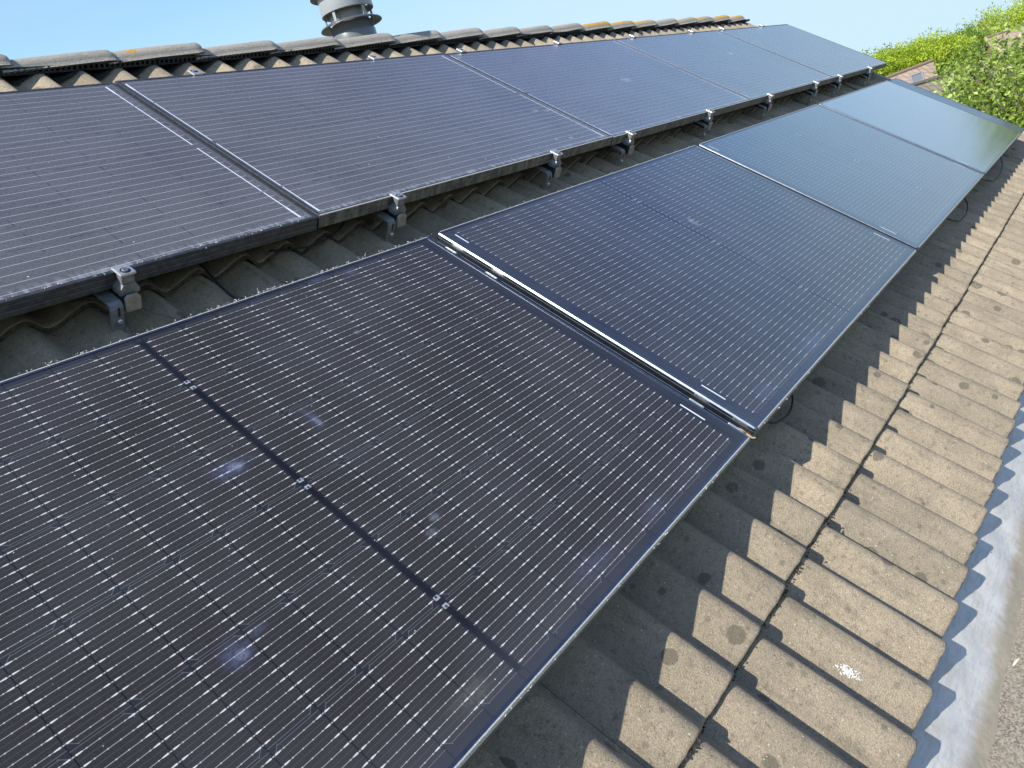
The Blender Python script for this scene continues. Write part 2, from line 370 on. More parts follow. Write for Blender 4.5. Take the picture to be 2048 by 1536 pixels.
# ------------------------------------------------------------------ our own house: tiles, ridge, eaves
RIB, C0, RH = 0.150, -0.026, 0.042
H0, TILT = -0.117, 0.021                   # crest height at a course's lower edge; drop over one gauge
GAUGE, VEAVE = 0.332, 2.944
U0, U1 = -3.026, 6.874                     # first tile edge / verge
def _raw(t):                               # rib outline over one period starting at the far crest corner
    if t < 0.038: return 1 - t / 0.038
    if t < 0.052: return 0.0
    if t < 0.128: return (t - 0.052) / 0.076
    return 1.0
def rib(u):
    acc = 0.0; K = 9
    for k in range(K): acc += _raw((u - C0 + (k / (K - 1) - 0.5) * 0.020) % RIB)
    return acc / K
def tile_h(u, v, vedge):
    q = (vedge - v) / GAUGE
    return H0 - RH * (1 - rib(u)) - TILT * (min(q, 0.4) if vedge < 0 else q)
house = empty("brick_house", F.copy(), "house in the foreground whose weathered beige tiled roof carries the solar panels", "house")
verts = []; faces = []; tones = []; lipf = []
nt = int(round((U1 - U0) / 0.30))
for k in range(11):
    ve = VEAVE - k * GAUGE
    vtop = ve - GAUGE - 0.035 if ve > 0 else -0.565
    if ve < -0.1: break
    near = k <= 2
    for i in range(nt):
        u0 = U0 + i * 0.30 + 0.045; u1 = u0 + 0.2985
        jv = random.gauss(0, 0.0016); jh = random.gauss(0, 0.0010); tl = random.gauss(0, 0.0012)
        ns = 34 if near else 26
        us = [u0 + (u1 - u0) * a / ns for a in range(ns + 1)]
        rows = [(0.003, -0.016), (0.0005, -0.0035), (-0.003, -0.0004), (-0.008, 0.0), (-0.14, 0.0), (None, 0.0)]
        base = len(verts); tones += [random.random()] * ((ns + 1) * 6)
        for q, (dv, dh) in enumerate(rows):
            for a, u in enumerate(us):
                v = (vtop if dv is None else ve + dv + jv)
                h = tile_h(u, v, ve) + dh + jh + tl * (a / ns - 0.5) - (0.0025 if a == 0 else 0) 
                if q < 3:
                    e = noise.noise(Vector((u * 60, ve * 7, 1.3))) * 0.0022 + noise.noise(Vector((u * 190, ve * 3, 5.1))) * 0.0013
                    v += e
                verts.append((u, -v, h))
        n1 = ns + 1
        for q in range(len(rows) - 1):
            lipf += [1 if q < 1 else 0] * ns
            for a in range(ns):
                faces.append((base + q * n1 + a, base + q * n1 + a + 1, base + (q + 1) * n1 + a + 1, base + (q + 1) * n1 + a))
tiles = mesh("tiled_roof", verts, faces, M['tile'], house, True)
tiles.data.materials.append(simple('dark_tile_edge', (0.075, 0.062, 0.045), 0.95, 0, 0.6, 60)); tiles.data.polygons.foreach_set('material_index', lipf)  # lower lip face of every tile gets a darker brown
tiles.data.attributes.new("tone", 'FLOAT', 'POINT').data.foreach_set("value", tones)

# ridge: plan of the ridge line, caps of half-round concrete, black ventilated roll
VA = -0.56
dn = Vector((0, 0, 1)); dn.rotate(Matrix.Rotation(-PITCH, 3, 'X'))      # world up in the roof frame
hz = Vector((0, 1, 0)); hz.rotate(Matrix.Rotation(-PITCH, 3, 'X'))      # horizontal, away from us
apex = Vector((0, -VA, H0))
CAPL, CAPP = 0.425, 0.385
cap_u = -2.86
lich = {7: 0.04, 8: 0.15, 9: 0.08, 14: 0.06, 16: 0.12, 17: 0.34, 18: 0.29, 19: 0.26, 20: 0.12, 21: 0.18, 22: 0.22, 23: 0.40, 24: 0.52, 25: 0.60}
ridge_end = 6.88
k = 0
capx = cap_u
while capx < ridge_end - 0.2:
    L = min(CAPL, ridge_end - capx)
    prof = []
    for a in range(15):
        t = math.pi * a / 14
        prof.append((math.copysign(abs(math.cos(t)) ** 0.82, math.cos(t)) * 0.117, (math.sin(t) ** 0.85) * 0.062))
    secs = [(0.0, 0.93, -0.010), (0.03, 0.94, -0.008), (L * 0.5, 0.98, 0.0), (L - 0.035, 1.0, 0.008), (L - 0.008, 0.995, 0.008), (L, 0.965, 0.006)]
    vv = []; ff = []; npf = len(prof)
    jit = random.gauss(0, 0.003); jr = random.gauss(0, 0.012)
    for (dx, sc, dz) in secs:
        for (py, pz) in prof:
            w = noise.noise(Vector((capx * 9 + dx * 30, py * 40, pz * 40))) * 0.0045
            vv.append(Vector((dx, py * sc + jr * dx, pz * sc + dz + w + jit)))
    for (dx, sc, dz) in secs:
        for (py, pz) in prof:
            w = 0.86
            vv.append(Vector((dx, py * sc * w + jr * dx, (pz) * sc * 0.80 + dz + jit - 0.002)))
    ns = len(secs)
    for q in range(ns - 1):
        for a in range(npf - 1):
            ff.append((q * npf + a, (q + 1) * npf + a, (q + 1) * npf + a + 1, q * npf + a + 1))
            o = ns * npf
            ff.append((o + q * npf + a, o + q * npf + a + 1, o + (q + 1) * npf + a + 1, o + (q + 1) * npf + a))
    for q in (0, ns - 1):
        for a in range(npf - 1):
            o = ns * npf; f4 = (q * npf + a, q * npf + a + 1, o + q * npf + a + 1, o + q * npf + a)
            ff.append(f4 if q == 0 else f4[::-1])
    for a in (0, npf - 1):
        for q in range(ns - 1):
            o = ns * npf; ff.append((q * npf + a, o + q * npf + a, o + (q + 1) * npf + a, (q + 1) * npf + a))
    cap = mesh("ridge_tile", vv, ff, M['ridge'], house, True)
    rot = Matrix((( 1, 0, 0), (0, hz.y, dn.y), (0, hz.z, dn.z))).to_4x4()
    cap.matrix_local = Matrix.Translation(apex + Vector((capx, 0, 0)) + dn * (-0.058)) @ rot
    la = lich.get(k, 0.0)
    cap.color = (la, la, la, 1)
    if la > 0.25: cap["label"] = "ridge tile covered in orange lichen"
    capx += CAPP; k += 1
# ridge roll: pleated flap dressed over the ribs plus the vent comb below the caps
mb = MB(); N = 640
us = np.linspace(U0 + 0.1, ridge_end - 0.02, N)
vv = []; ff = []
for j in range(5):
    for i, u in enumerate(us):
        q = j / 4
        low = -0.432 + 0.012 * noise.noise(Vector((u * 5.0, 0, 0))) + 0.010 * noise.noise(Vector((u * 23, 2, 0))) - 0.012 * rib(u) + 0.010
        v = -0.500 + (low + 0.500) * q
        hh = H0 - RH * (1 - rib(u)) * (0.55 + 0.45 * q) - 0.016 * (1 - q) + 0.003 + 0.003 * noise.noise(Vector((u * 31, j * 1.7, 4)))
        vv.append((u, -v, hh))
for j in range(4):
    for i in range(N - 1): ff.append((j * N + i, j * N + i + 1, (j + 1) * N + i + 1, (j + 1) * N + i))
mb.add(vv, ff)
rb = apex - hz * 0.100 + dn * (-0.066)
for i in range(int((ridge_end - U0) / 0.021)):
    u = U0 + 0.1 + i * 0.021
    c = rb + Vector((u, 0, 0)) + Vector((0, random.gauss(0, .001), random.gauss(0, .002)))
    mb.box((c.x - 0.004, c.y - 0.006, c.z - 0.010), (c.x + 0.004, c.y + 0.006, c.z + 0.010))
for dz in (-0.011, 0.010):
    c = rb + Vector((0, 0, dz)); mb.box((U0 + 0.1, c.y - 0.005, c.z - 0.003), (ridge_end - 0.03, c.y + 0.005, c.z + 0.003))
mb.build("ridge_roll", M['seal'], house)
# back slope, walls, verge, battens below the tiles
bk = MB()
a0 = apex + dn * (-0.03); pdir = hz * math.cos(PITCH) - dn * math.sin(PITCH)
bk.add([a0 + Vector((U0, 0, 0)), a0 + Vector((U1, 0, 0)), a0 + Vector((U1, 0, 0)) + pdir * 3.5, a0 + Vector((U0, 0, 0)) + pdir * 3.5], [(0, 1, 2, 3)])
bo = bk.build("back_slope", M['tile'], house)
sm = bo.modifiers.new("thick", 'SOLIDIFY'); sm.thickness = 0.05; sm.offset = -1
und = MB(); und.box((U0 + .02, -2.93, -0.235), (U1 - 0.06, 0.53, -0.215)); und.build("roof_boards", M['rubber'], house)
vg = MB()
vg.box((U1 + 0.035, -2.95, -0.30), (U1 + 0.075, 0.54, -0.135), 0.006); vg.build("verge_board", simple('verge_mortar', (0.42, 0.39, 0.33), 0.9, 0, 0.25, 30, 0.6), house)
Fi = F.inverted()
br = NT('brick_wall'); bt = br.new("ShaderNodeTexBrick"); br.put(bt.inputs["Vector"], br.map(br.co(), (1, 1, 1), rot=(R(90), 0, 0))); bt.inputs["Scale"].default_value = 4.5
bt.inputs["Color1"].default_value = (0.26, 0.12, 0.075, 1); bt.inputs["Color2"].default_value = (0.33, 0.17, 0.10, 1); bt.inputs["Mortar"].default_value = (0.35, 0.33, 0.30, 1)
br.set(Base_Color=bt.outputs[0], Roughness=0.9)
eave_w = F @ Vector((0, -2.75, -0.24)); rid_w = F @ Vector((0, 0.53, -0.21))
wb = MB(); yb = rid_w.y * 2 - eave_w.y
wb.box((U0 + 0.1, eave_w.y, 0.0), (U1 - 0.1, yb, eave_w.z - 0.02))
wb.prism([(eave_w.y, eave_w.z - 0.02), (yb, eave_w.z - 0.02), (rid_w.y, rid_w.z)], U0 + 0.1, U1 - 0.1, Matrix(((0, 0, 1, 0), (1, 0, 0, 0), (0, 1, 0, 0), (0, 0, 0, 1))))
wo = wb.build("wall", br.m, None); wo.parent = house; wo.matrix_parent_inverse = Fi

# lead apron under the eaves, then the gritty felt of the flat roof
fl = NT('lead_apron'); c = fl.co(); x, y, z = fl.xyz(c)
lead = fl.mix(fl.noise(c, 9, 4, 0.6), (0.38, 0.37, 0.345), (0.60, 0.575, 0.52))
lead = fl.mix(fl.ramp(fl.noise(fl.map(c, (1, 6, 1), rot=(0, 0, 0.6)), 22, 4, 0.7), 0.5, 0.62, 0, 0.35), lead, (0.27, 0.29, 0.30))
vv_ = fl.mul(y, -1.0)
dm = fl.add(vv_, fl.add(fl.mul(fl.sub(fl.noise(c, 5, 4, 0.6), 0.5), 0.075), fl.mul(fl.sub(fl.noise(c, 40, 3, 0.7), 0.5), 0.018)))
dirt = fl.mix(fl.noise(c, 60, 4, 0.7), (0.24, 0.195, 0.13), (0.40, 0.335, 0.235))
lead = fl.mix(fl.ramp(fl.noise(fl.map(c, (3, 9, 1)), 3.0, 5, 0.7), 0.48, 0.68, 0, 0.55), lead, (0.40, 0.36, 0.28))
colr = fl.mix(fl.ramp(dm, 3.045, 3.085), lead, dirt)
fl.set(Base_Color=colr, Roughness=0.62, Metallic=0.0); fl.bump(fl.noise(c, 30, 5, 0.6), 0.35, 0.006)
nu, nv = 420, 22
vv = []; ff = []
for j in range(nv):
    for i in range(nu):
        u = U0 + (U1 - U0) * i / (nu - 1); v = 2.80 + 0.36 * j / (nv - 1)
        h = -0.186 - 0.02 * max(0, v - 2.95) / 0.2 + 0.006 * noise.noise(Vector((u * 7, v * 9, 0))) + 0.0035 * noise.noise(Vector((u * 21, v * 26, 3))) + 0.004 * (rib(u) - .5) * max(0, 1 - abs(v - 2.92) / 0.12)
        vv.append((u, -v, h))
for j in range(nv - 1):
    for i in range(nu - 1): ff.append((j * nu + i, (j + 1) * nu + i, (j + 1) * nu + i + 1, j * nu + i + 1))
mesh("lead_flashing", vv, ff, fl.m, house, True)
gr = NT('gritty_felt'); c = gr.co()
gcol = gr.mix(gr.ramp(gr.noise(c, 170, 4, 0.75), 0.35, 0.65), (0.12, 0.10, 0.075), (0.42, 0.36, 0.27))
gcol = gr.mix(gr.ramp(gr.noise(c, 6, 4), 0.4, 0.7, 0, 0.6), gcol, (0.30, 0.25, 0.175))
gr.set(Base_Color=gcol, Roughness=0.95); gr.bump(gr.noise(c, 170, 4, 0.8), 0.9, 0.004)
e0 = F @ Vector((0, -3.10, -0.203))
fb = MB(); fb.box((U0, e0.y - 3.2, e0.z - 0.2), (U1, e0.y + 0.30, e0.z), 0.004)
fo = fb.build("flat_roof", gr.m); fo.parent = house; fo.matrix_parent_inverse = Fi
fw = MB(); fw.box((U0 + .1, e0.y - 3.1, 0.0), (U1 - .1, eave_w.y - 0.01, e0.z - 0.202))
fwo = fw.build("extension_wall", br.m); fwo.parent = house; fwo.matrix_parent_inverse = Fi

# crumbs of moss and soil caught under the tile edges
mm = MB()
def crumb(p, r):
    n = 6; v = [p + Vector((random.gauss(0, r), random.gauss(0, r), random.gauss(0, r * .8))) for _ in range(n)]
    v += [p + Vector((0, 0, r * 1.4)), p - Vector((0, 0, r * 1.2))]
    mm.add(v, [(0, 1, 6), (1, 2, 6), (2, 3, 6), (3, 4, 6), (4, 5, 6), (5, 0, 6), (1, 0, 7), (2, 1, 7), (3, 2, 7), (4, 3, 7), (5, 4, 7), (0, 5, 7)])
for ve, cnt, u_hi in ((VEAVE - GAUGE, 950, 6.9), (VEAVE, 260, 6.9)):
    for i in range(cnt):
        u = -1.2 + (u_hi + 1.2) * random.random() ** 1.5
        if noise.noise(Vector((u * 6, ve, 0))) + random.gauss(0, .25) < -0.05: continue
        d = abs(random.gauss(0, 0.0016)) if ve < 2.8 else -0.004
        top = tile_h(u, ve, ve)
        crumb(Vector((u, -(ve + 0.003 + d), top - 0.004 - abs(random.gauss(0, 0.009)))), random.uniform(0.0010, 0.0030))
mo = mm.build("moss_crumbs", simple('dark_moss', (0.055, 0.042, 0.026), 0.95, 0, 0.5, 90), None); mo.matrix_world = F.copy()
tag(mo, "dark crumbs of dry moss along the lower edges of the tiles", "moss", kind="stuff")

# ------------------------------------------------------------------ solar panels
def ring_frame(name, L, H, T, lip, cr, mat, parent, worn=None):
    """Mitred aluminium frame; outline inset d at height z."""
    top = [(0.0045, 0.0), (0.0016, 0.0), (0.0004, -0.0006), (0.0, -0.0018), (0.0, -0.0085)] if cr == 0 else [(0.0060, 0.0), (0.0036, 0.0), (0.0030, -0.0004), (0.0004, -0.0040), (0.0, -0.0050), (0.0, -0.0085)]
    prof = [(lip, -0.0022), (lip, -0.0002), (lip - 0.001, 0.0)] + top + [ (0.0012, -0.0095), (0.0012, -0.0125), (0.0, -0.0135),
            (0.0, -0.0235), (0.0012, -0.0245), (0.0012, -0.0275), (0.0, -0.0285), (0.0, -T + 0.001), (0.001, -T), (0.030, -T), (0.030, -T + 0.002), (0.003, -T + 0.002), (0.003, -0.0085), (lip, -0.0085)]
    ncs = 5 if cr > 0 else 1
    def outline(d):
        pts = []
        for (cx, cy, a0) in ((L, 0, 90), (L, -H, 0), (0, -H, -90), (0, 0, 180)):
            sx = 1 if cx == 0 else -1; sy = 1 if cy < 0 else -1
            r = max(cr - d, 0.0)
            cc = (cx + sx * (d + r), cy + sy * (d + r))
            for q in range(ncs):
                a = R(a0 - (90 * q / (ncs - 1) if ncs > 1 else 45))
                if ncs == 1: pts.append((cx + sx * d, cy + sy * d))
                else: pts.append((cc[0] + r * math.cos(a), cc[1] + r * math.sin(a)))
        return pts
    v = []; f = []; n = 4 * ncs
    for d, z in prof:
        for (x, y) in outline(d): v.append((x, y, z))
    for i in range(len(prof)):
        j = (i + 1) % len(prof)
        for a in range(n):
            b = (a + 1) % n; f.append((i * n + a, i * n + b, j * n + b, j * n + a))
    bm = bmesh.new(); me = bpy.data.meshes.new(name)
    me.from_pydata(v, [], f); bm.from_mesh(me); bmesh.ops.recalc_face_normals(bm, faces=bm.faces[:]); bm.to_mesh(me); bm.free()
    me.materials.append(mat)
    if worn:
        me.materials.append(worn)
        for p in me.polygons:
            if p.center.y < -H + 0.004 and abs(p.normal.y) > 0.9: p.material_index = 1
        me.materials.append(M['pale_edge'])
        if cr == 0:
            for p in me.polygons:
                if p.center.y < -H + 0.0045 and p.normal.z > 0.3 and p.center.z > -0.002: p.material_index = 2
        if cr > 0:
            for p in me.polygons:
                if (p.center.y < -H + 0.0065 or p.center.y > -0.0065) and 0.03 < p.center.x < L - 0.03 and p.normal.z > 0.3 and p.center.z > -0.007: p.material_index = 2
    return link(bpy.data.objects.new(name, me), parent)
def panel(mat4, L, H, T, lip, cr, glass, label, group, fmat, worn=None, lipx=None):
    t = empty("solar_panel", mat4, label, "solar panel", group)
    ring_frame("frame", L, H, T, lip, cr, fmat, t, worn)
    g = MB(); e = lip * 0.8
    nx, ny = 24, 14; vv = []; ff = []
    for j in range(ny + 1):
        for i in range(nx + 1):
            a, b = i / nx, j / ny
            sag = -0.0016 * math.sin(math.pi * a) * math.sin(math.pi * b)
            vv.append((e + (L - 2 * e) * a, -e - (H - 2 * e) * b, -0.0015 + sag))
    for j in range(ny):
        for i in range(nx): ff.append((j * (nx + 1) + i, (j + 1) * (nx + 1) + i, (j + 1) * (nx + 1) + i + 1, j * (nx + 1) + i + 1))
    g.add(vv, ff); g.build("glass", glass, t, True)
    b = MB(); b.box((0.006, -H + 0.006, -0.0078), (L - 0.006, -0.006, -0.0048)); b.build("backsheet", M['backsheet'], t)
    j = MB(); j.box((L / 2 - .05, -H * .14 - .04, -0.026), (L / 2 + .05, -H * .14 + .04, -0.008), .004); j.build("junction_box", M['rubber'], t)
    return t
def at(u, v, h=0.0, rx=0.0, ry=0.0): return F @ Matrix.Translation((u, -v, h)) @ Matrix.Rotation(rx, 4, 'X') @ Matrix.Rotation(ry, 4, 'Y')
UG = [upper_glass('dusty_glass_near', [], 1.32), upper_glass('dusty_glass_b', [(1.55, -0.70, .03, .012, (.75, .76, .78), .55), (1.62, -0.72, .035, .010, (.75, .76, .78), .5), (1.45, -.97, .02, .008, (.8, .8, .8), .9), (1.36, -.955, .012, .008, (.8, .8, .8), .9)], 1.34),
      upper_glass('dusty_glass_c', [(0.95, -0.55, .06, .035, (.75, .78, .82), .55)]), upper_glass('dusty_glass_d', [(1.05, -0.42, .03, .022, (.85, .87, .9), .95)]), upper_glass('dusty_glass_e', [])]
GU = "upper row of solar panels below the ridge"; GL = "lower row of solar panels"
UL = ["dusty black upper panel cut off by the photo's left edge, held by the largest clamp",
      "second dusty panel of the upper row, its lower frame edge worn tan",
      "middle panel of the upper row, with a pale bird smear above its lower edge",
      "fourth panel of the upper row, with two short white streaks on its glass",
      "last panel of the upper row, its far corner standing against sky and trees"]
LEN = 1.692; PU = 1.698
for k in range(5):
    panel(at(-PU + k * PU + 0.003, -0.008, 0.004 if k == 1 else 0.0, 0, 0), LEN, 1.043, 0.042, 0.011, 0.0, UG[k], UL[k], GU, M['black_frame'], M['worn_frame'] if k else None)
blue = (0.16, 0.19, 0.36); pale = (0.42, 0.45, 0.55); tan = (0.50, 0.47, 0.38)
def ps(u, v, rx, ry, c, s, u0=-1.627): return (u - u0, -(v - 1.262), rx, ry, c, s)
LG = [lower_glass('cell_glass_near', [ps(-.777, 1.698, .055, .030, blue, .55), ps(-.765, 1.70, .022, .012, pale, .6), ps(-.57, 1.682, .016, .040, blue, .5), ps(-.568, 1.695, .008, .018, pale, .5),
        ps(-.571, 2.024, .015, .014, pale, .5), ps(-.603, 2.046, .016, .012, pale, .45), ps(-.996, 2.012, .030, .040, blue, .5), ps(-.99, 2.02, .012, .014, pale, .4), ps(-.95, 2.0, .02, .012, blue, .4),
        ps(-.79, 2.305, .055, .028, (.30, .27, .23), .32), ps(-.288, 1.509, .014, .008, pale, .5), ps(-.118, 1.30, .03, .014, blue, .5), ps(-.22, 1.28, .05, .016, blue, .35), ps(-.42, 2.30, .09, .03, blue, .30), ps(-.2, 2.31, .06, .025, blue, .25)]),
      lower_glass('cell_glass_second', [ps(1.262, 1.685, .022, .040, tan, .55, .264), ps(1.27, 1.66, .012, .016, (.7, .68, .6), .5, .264), ps(1.25, 1.93, .025, .10, pale, .16, .264), ps(1.20, 2.02, .02, .07, pale, .14, .264), ps(.85, 2.31, .14, .03, blue, .35, .264), ps(.45, 2.31, .08, .03, blue, .3, .264)], 0.8, 0.25),
      lower_glass('cell_glass_third', [], 0.5, 0.55), lower_glass('cell_glass_last', [], 0.16, 1.0)]
LLAB = ["large black panel filling the bottom left, with blue smears and a dark centre line",
        "second panel of the lower row, with a yellowish smear near its dark centre line",
        "third panel of the lower row, its lower corner above a loop of black cable",
        "pale sky-reflecting panel at the far end of the lower row, mirroring the green bush"]
LU = [-1.627, 0.264, 2.149, 4.027]; LW = [1.852, 1.850, 1.843, 1.849]
for k in range(4):
    panel(at(LU[k], 1.262, 0.0 if k else -0.004, 0, 0), LW[k], 1.101, 0.037, 0.0115 if k else 0.012, 0.010 if k else 0.006, LG[k], LLAB[k], GL, M['slim_frame'], M['tan_frame'])
# a further, lower module beyond: only a narrow strip shows
panel(at(5.935, 1.245, -0.040, 0, R(-3.2)), 0.36, 1.115, 0.035, 0.008, 0.006, M['strip_glass'], "narrow deep blue panel strip lying lower, just beyond the lower row beside the verge", GL, M['slim_frame'], None)

# ------------------------------------------------------------------ rails, hooks and clamps of the upper row
def rail_assembly(u, hook_du, label):
    t = empty("mounting_rail", at(u, 0.0, 0.0), label, "rail", "mounting rails clamping the upper row")
    w = 0.018; vt, vb = -0.075, 1.074
    poly = [(-w, -0.088), (w, -0.088), (w, -0.054), (w - 0.006, -0.046), (-w + 0.006, -0.046), (-w, -0.054)]
    r = MB(); r.prism([(a, b) for a, b in poly], -vt, -vb, Matrix(((1, 0, 0, 0), (0, 0, 1, 0), (0, 1, 0, 0), (0, 0, 0, 1)))); r.build("rail", M['black_rail'], t)
    e = MB(); s = 0.985
    e.prism([(a * 1.04, -0.0645 + (b + 0.0645) * 1.04) for a, b in poly], -vb - 0.003, -vb + 0.004, Matrix(((1, 0, 0, 0), (0, 0, 1, 0), (0, 1, 0, 0), (0, 0, 0, 1)))); e.build("end_cap", M['cut_end'], t)
    def clamp(v, sgn):
        c = bpy.data.objects.new("end_clamp", None); link(c, t); c.empty_display_size = .03
        y0 = -(v + sgn * 0.012)                       # towards the free side
        p = MB(); a, b = sorted((-(v - sgn * 0.012), -(v + sgn * 0.030)))
        p.box((-0.0195, a, 0.0012), (0.0195, b, 0.0085), 0.0030); po = p.build("clamp_plate", M['alu'], c, False)
        lg = MB(); l0, l1 = sorted((-(v + sgn * 0.0035), -(v + sgn * 0.026)))
        lg.box((-0.0155, l0, -0.024), (-0.0125, l1, 0.003), 0.0006); lg.box((0.0125, l0, -0.024), (0.0155, l1, 0.003), 0.0006)
        lg.box((-0.0125, l0, -0.022), (0.0125, l0 + 0.003, 0.003), 0.0006)
        lg.prism([(-0.0155, -0.022), (0.0155, -0.022), (0.024, -0.036), (0.024, -0.048), (-0.024, -0.048), (-0.024, -0.036)], l0 - 0.004, l1 + 0.006, Matrix(((1, 0, 0, 0), (0, 0, 1, 0), (0, 1, 0, 0), (0, 0, 0, 1))))
        lg.build("clamp_body", M['hook'], c)
        yb_ = -(v + sgn * 0.015)
        bt_ = MB(); bt_.lathe([(0.0, -0.045), (0.004, -0.045), (0.004, 0.0070), (0.0078, 0.0070), (0.0078, 0.0112), (0.0066, 0.0120), (0.0036, 0.0120), (0.0030, 0.0095), (0.0, 0.0095)], 20, Matrix.Translation((0, yb_, 0)))
        bt_.build("bolt", M['steel'], c, False)
        wsh = MB(); wsh.lathe([(0.0078, 0.0086), (0.0115, 0.0086), (0.0118, 0.0092), (0.0078, 0.0092)], 20, Matrix.Translation((0, yb_, 0))); wsh.build("washer", M['rubber'], c)
        return c
    clamp(1.035, 1); clamp(-0.008, -1)
    # hook: arm out from under the panel, plate with slot and bolt, foot tucked back below the tile above
    h = MB(); x0, x1 = hook_du - 0.016, hook_du + 0.016; t_ = 0.006; yv = -1.072
    zt, zb = -0.062, -0.148
    path = [(-0.90, zt), (yv + 0.012, zt), (yv + 0.004, zt - 0.003), (yv, zt - 0.011), (yv, zb + 0.009), (yv + 0.004, zb + 0.002), (yv + 0.012, zb), (-0.93, zb + 0.002)]
    vv = []; ff = []
    for i, (yy, zz) in enumerate(path):
        a = path[max(i - 1, 0)]; b = path[min(i + 1, len(path) - 1)]
        tx, ty = b[0] - a[0], b[1] - a[1]; l = math.hypot(tx, ty); nx_, ny_ = ty / l, -tx / l
        for xx in (x0, x1):
            vv.append((xx, yy + nx_ * t_ / 2, zz + ny_ * t_ / 2)); vv.append((xx, yy - nx_ * t_ / 2, zz - ny_ * t_ / 2))
    for i in range(len(path) - 1):
        o = i * 4; p_ = o + 4
        ff += [(o, o + 2, p_ + 2, p_), (o + 1, p_ + 1, p_ + 3, o + 3), (o, p_, p_ + 1, o + 1), (o + 2, o + 3, p_ + 3, p_ + 2)]
    ff += [(0, 1, 3, 2), (len(vv) - 4, len(vv) - 2, len(vv) - 1, len(vv) - 3)]
    h.add(vv, ff)
    hk = h.build("roof_hook", M['hook'], t)
    sl = MB(); sl.box((hook_du + 0.001, yv - 0.0042, -0.094), (hook_du + 0.006, yv - 0.0031, -0.070)); sl.build("slot", M['rubber'], hk)
    bz = -0.108; hb = MB(); hb.lathe([(0.0, 0.0), (0.0062, 0.0), (0.0062, 0.0035), (0.0045, 0.0055), (0.0022, 0.0055), (0.002, 0.0035), (0.0, 0.0035)], 14, Matrix.Translation((hook_du + 0.0035, yv - 0.003, bz)) @ Matrix.Rotation(R(90), 4, 'X')); hb.build("bolt", M['alu'], hk)
    pad_ = MB(); pad_.box((x0 - 0.003, yv - 0.006, zb - 0.006), (x1 + 0.003, -0.94, zb - 0.0035)); pad_.build("rubber_pad", M['rubber'], hk)
    return t
RL = ["rail with the largest clamp, on the lower edge of the leftmost upper panel", "rail and clamp just right of the black gap between the first two upper panels", "rail clamping the second upper panel near its right lower corner",
      "rail just right of the joint between the second and third upper panel", "rail clamping the middle of the third upper panel's far half", "rail right of the joint between the third and fourth upper panel",
      "rail clamping the fourth upper panel above the third lower panel", "rail right at the joint of the fourth and last upper panel", "farthest rail, clamping the last upper panel next to the trees"]
for (u, dh, lab) in zip((-0.591, 0.317, 1.228, 1.848, 2.745, 3.680, 4.626, 5.226, 6.130), (-0.040, -0.042, -0.055, -0.070, -0.045, -0.07, -0.06, -0.09, -0.08), RL):
    rail_assembly(u, dh, lab)
# rails below the lower row (mostly hidden) carry those panels
LR = [(0.244, "rail with bare clamps glimpsed in the gap between the first two lower panels"), (2.131, "rail below the joint of the second and third lower panel"), (4.008, "rail below the joint of the third and last lower panel")]
for u, lab in LR:
    t = empty("mounting_rail", at(u, 0, 0), lab, "rail", "mounting rails below the lower row")
    r = MB(); r.box((-0.018, -2.30, -0.088), (0.018, -1.30, -0.046), 0.002); r.build("rail", M['black_rail'], t)
    if u in (0.244, 2.131):
        for v in (1.34, 1.50, 2.20, 2.315):
            b = MB(); b.box((-0.010, -v - 0.022, -0.045), (0.010, -v + 0.022, -0.018), 0.003); b.build("mid_clamp", M['alu'], t)
    for v in (1.42, 2.10):
        b = MB(); b.box((-0.03, -v - 0.02, -0.15), (-0.019, -v + 0.02, -0.05), 0.002); b.build("roof_hook", M['hook'], t)

# ------------------------------------------------------------------ cables
def smooth_path(pts, k=8):
    pts = [Vector(p) for p in pts]; out = []
    for i in range(len(pts) - 1):
        p0, p1, p2, p3 = pts[max(i - 1, 0)], pts[i], pts[i + 1], pts[min(i + 2, len(pts) - 1)]
        for q in range(k):
            t = q / k
            out.append(0.5 * ((2 * p1) + (p2 - p0) * t + (2 * p0 - 5 * p1 + 4 * p2 - p3) * t * t + (3 * p1 - p0 - 3 * p2 + p3) * t ** 3))
    return out + [pts[-1]]
def cable(pts, r, label, name="cable", mat=None, cat="cable", group=None):
    m = MB(); m.tube(smooth_path([(u, -v, -w) for u, v, w in pts]), r, 8)
    o = m.build(name, mat or M['rubber'], None, True); o.matrix_world = F.copy(); return tag(o, label, cat, group)
cable([(.73, 2.22, .06), (.70, 2.31, .075), (.665, 2.358, .095), (.61, 2.378, .108), (.55, 2.375, .112), (.50, 2.352, .112), (.45, 2.25, .11)], .0032, "black cable loop hanging out below the second lower panel", group="cable loops below the lower row")
cable([(3.80, 2.25, .06), (3.72, 2.345, .10), (3.62, 2.388, .108), (3.46, 2.412, .112), (3.32, 2.412, .112), (3.22, 2.395, .112), (3.1, 2.25, .11)], .0036, "black cable loop hanging out below the third lower panel", group="cable loops below the lower row")
cable([(5.25, 2.28, .06), (5.15, 2.37, .10), (4.96, 2.405, .108), (4.70, 2.424, .112), (4.54, 2.42, .112), (4.44, 2.40, .112), (4.3, 2.28, .11)], .0036, "black cable loop hanging out below the last lower panel", group="cable loops below the lower row")
cable([(-.30, .70, .07), (-.325, .88, .09), (-.333, 1.0, .110), (-.341, 1.066, .115), (-.335, 1.14, .118), (-.31, 1.30, .10)], .0036, "thick black cable crossing the tiles in the gap right of the largest clamp")
cable([(-.66, .90, .12), (-.565, 1.012, .120), (-.536, 1.069, .122), (-.513, 1.106, .122), (-.46, 1.2, .13)], .0022, "thin dark stick lying on the tiles below the largest clamp", "twig", simple('dry_twig', (0.16, 0.12, 0.08), 0.8), "twig")
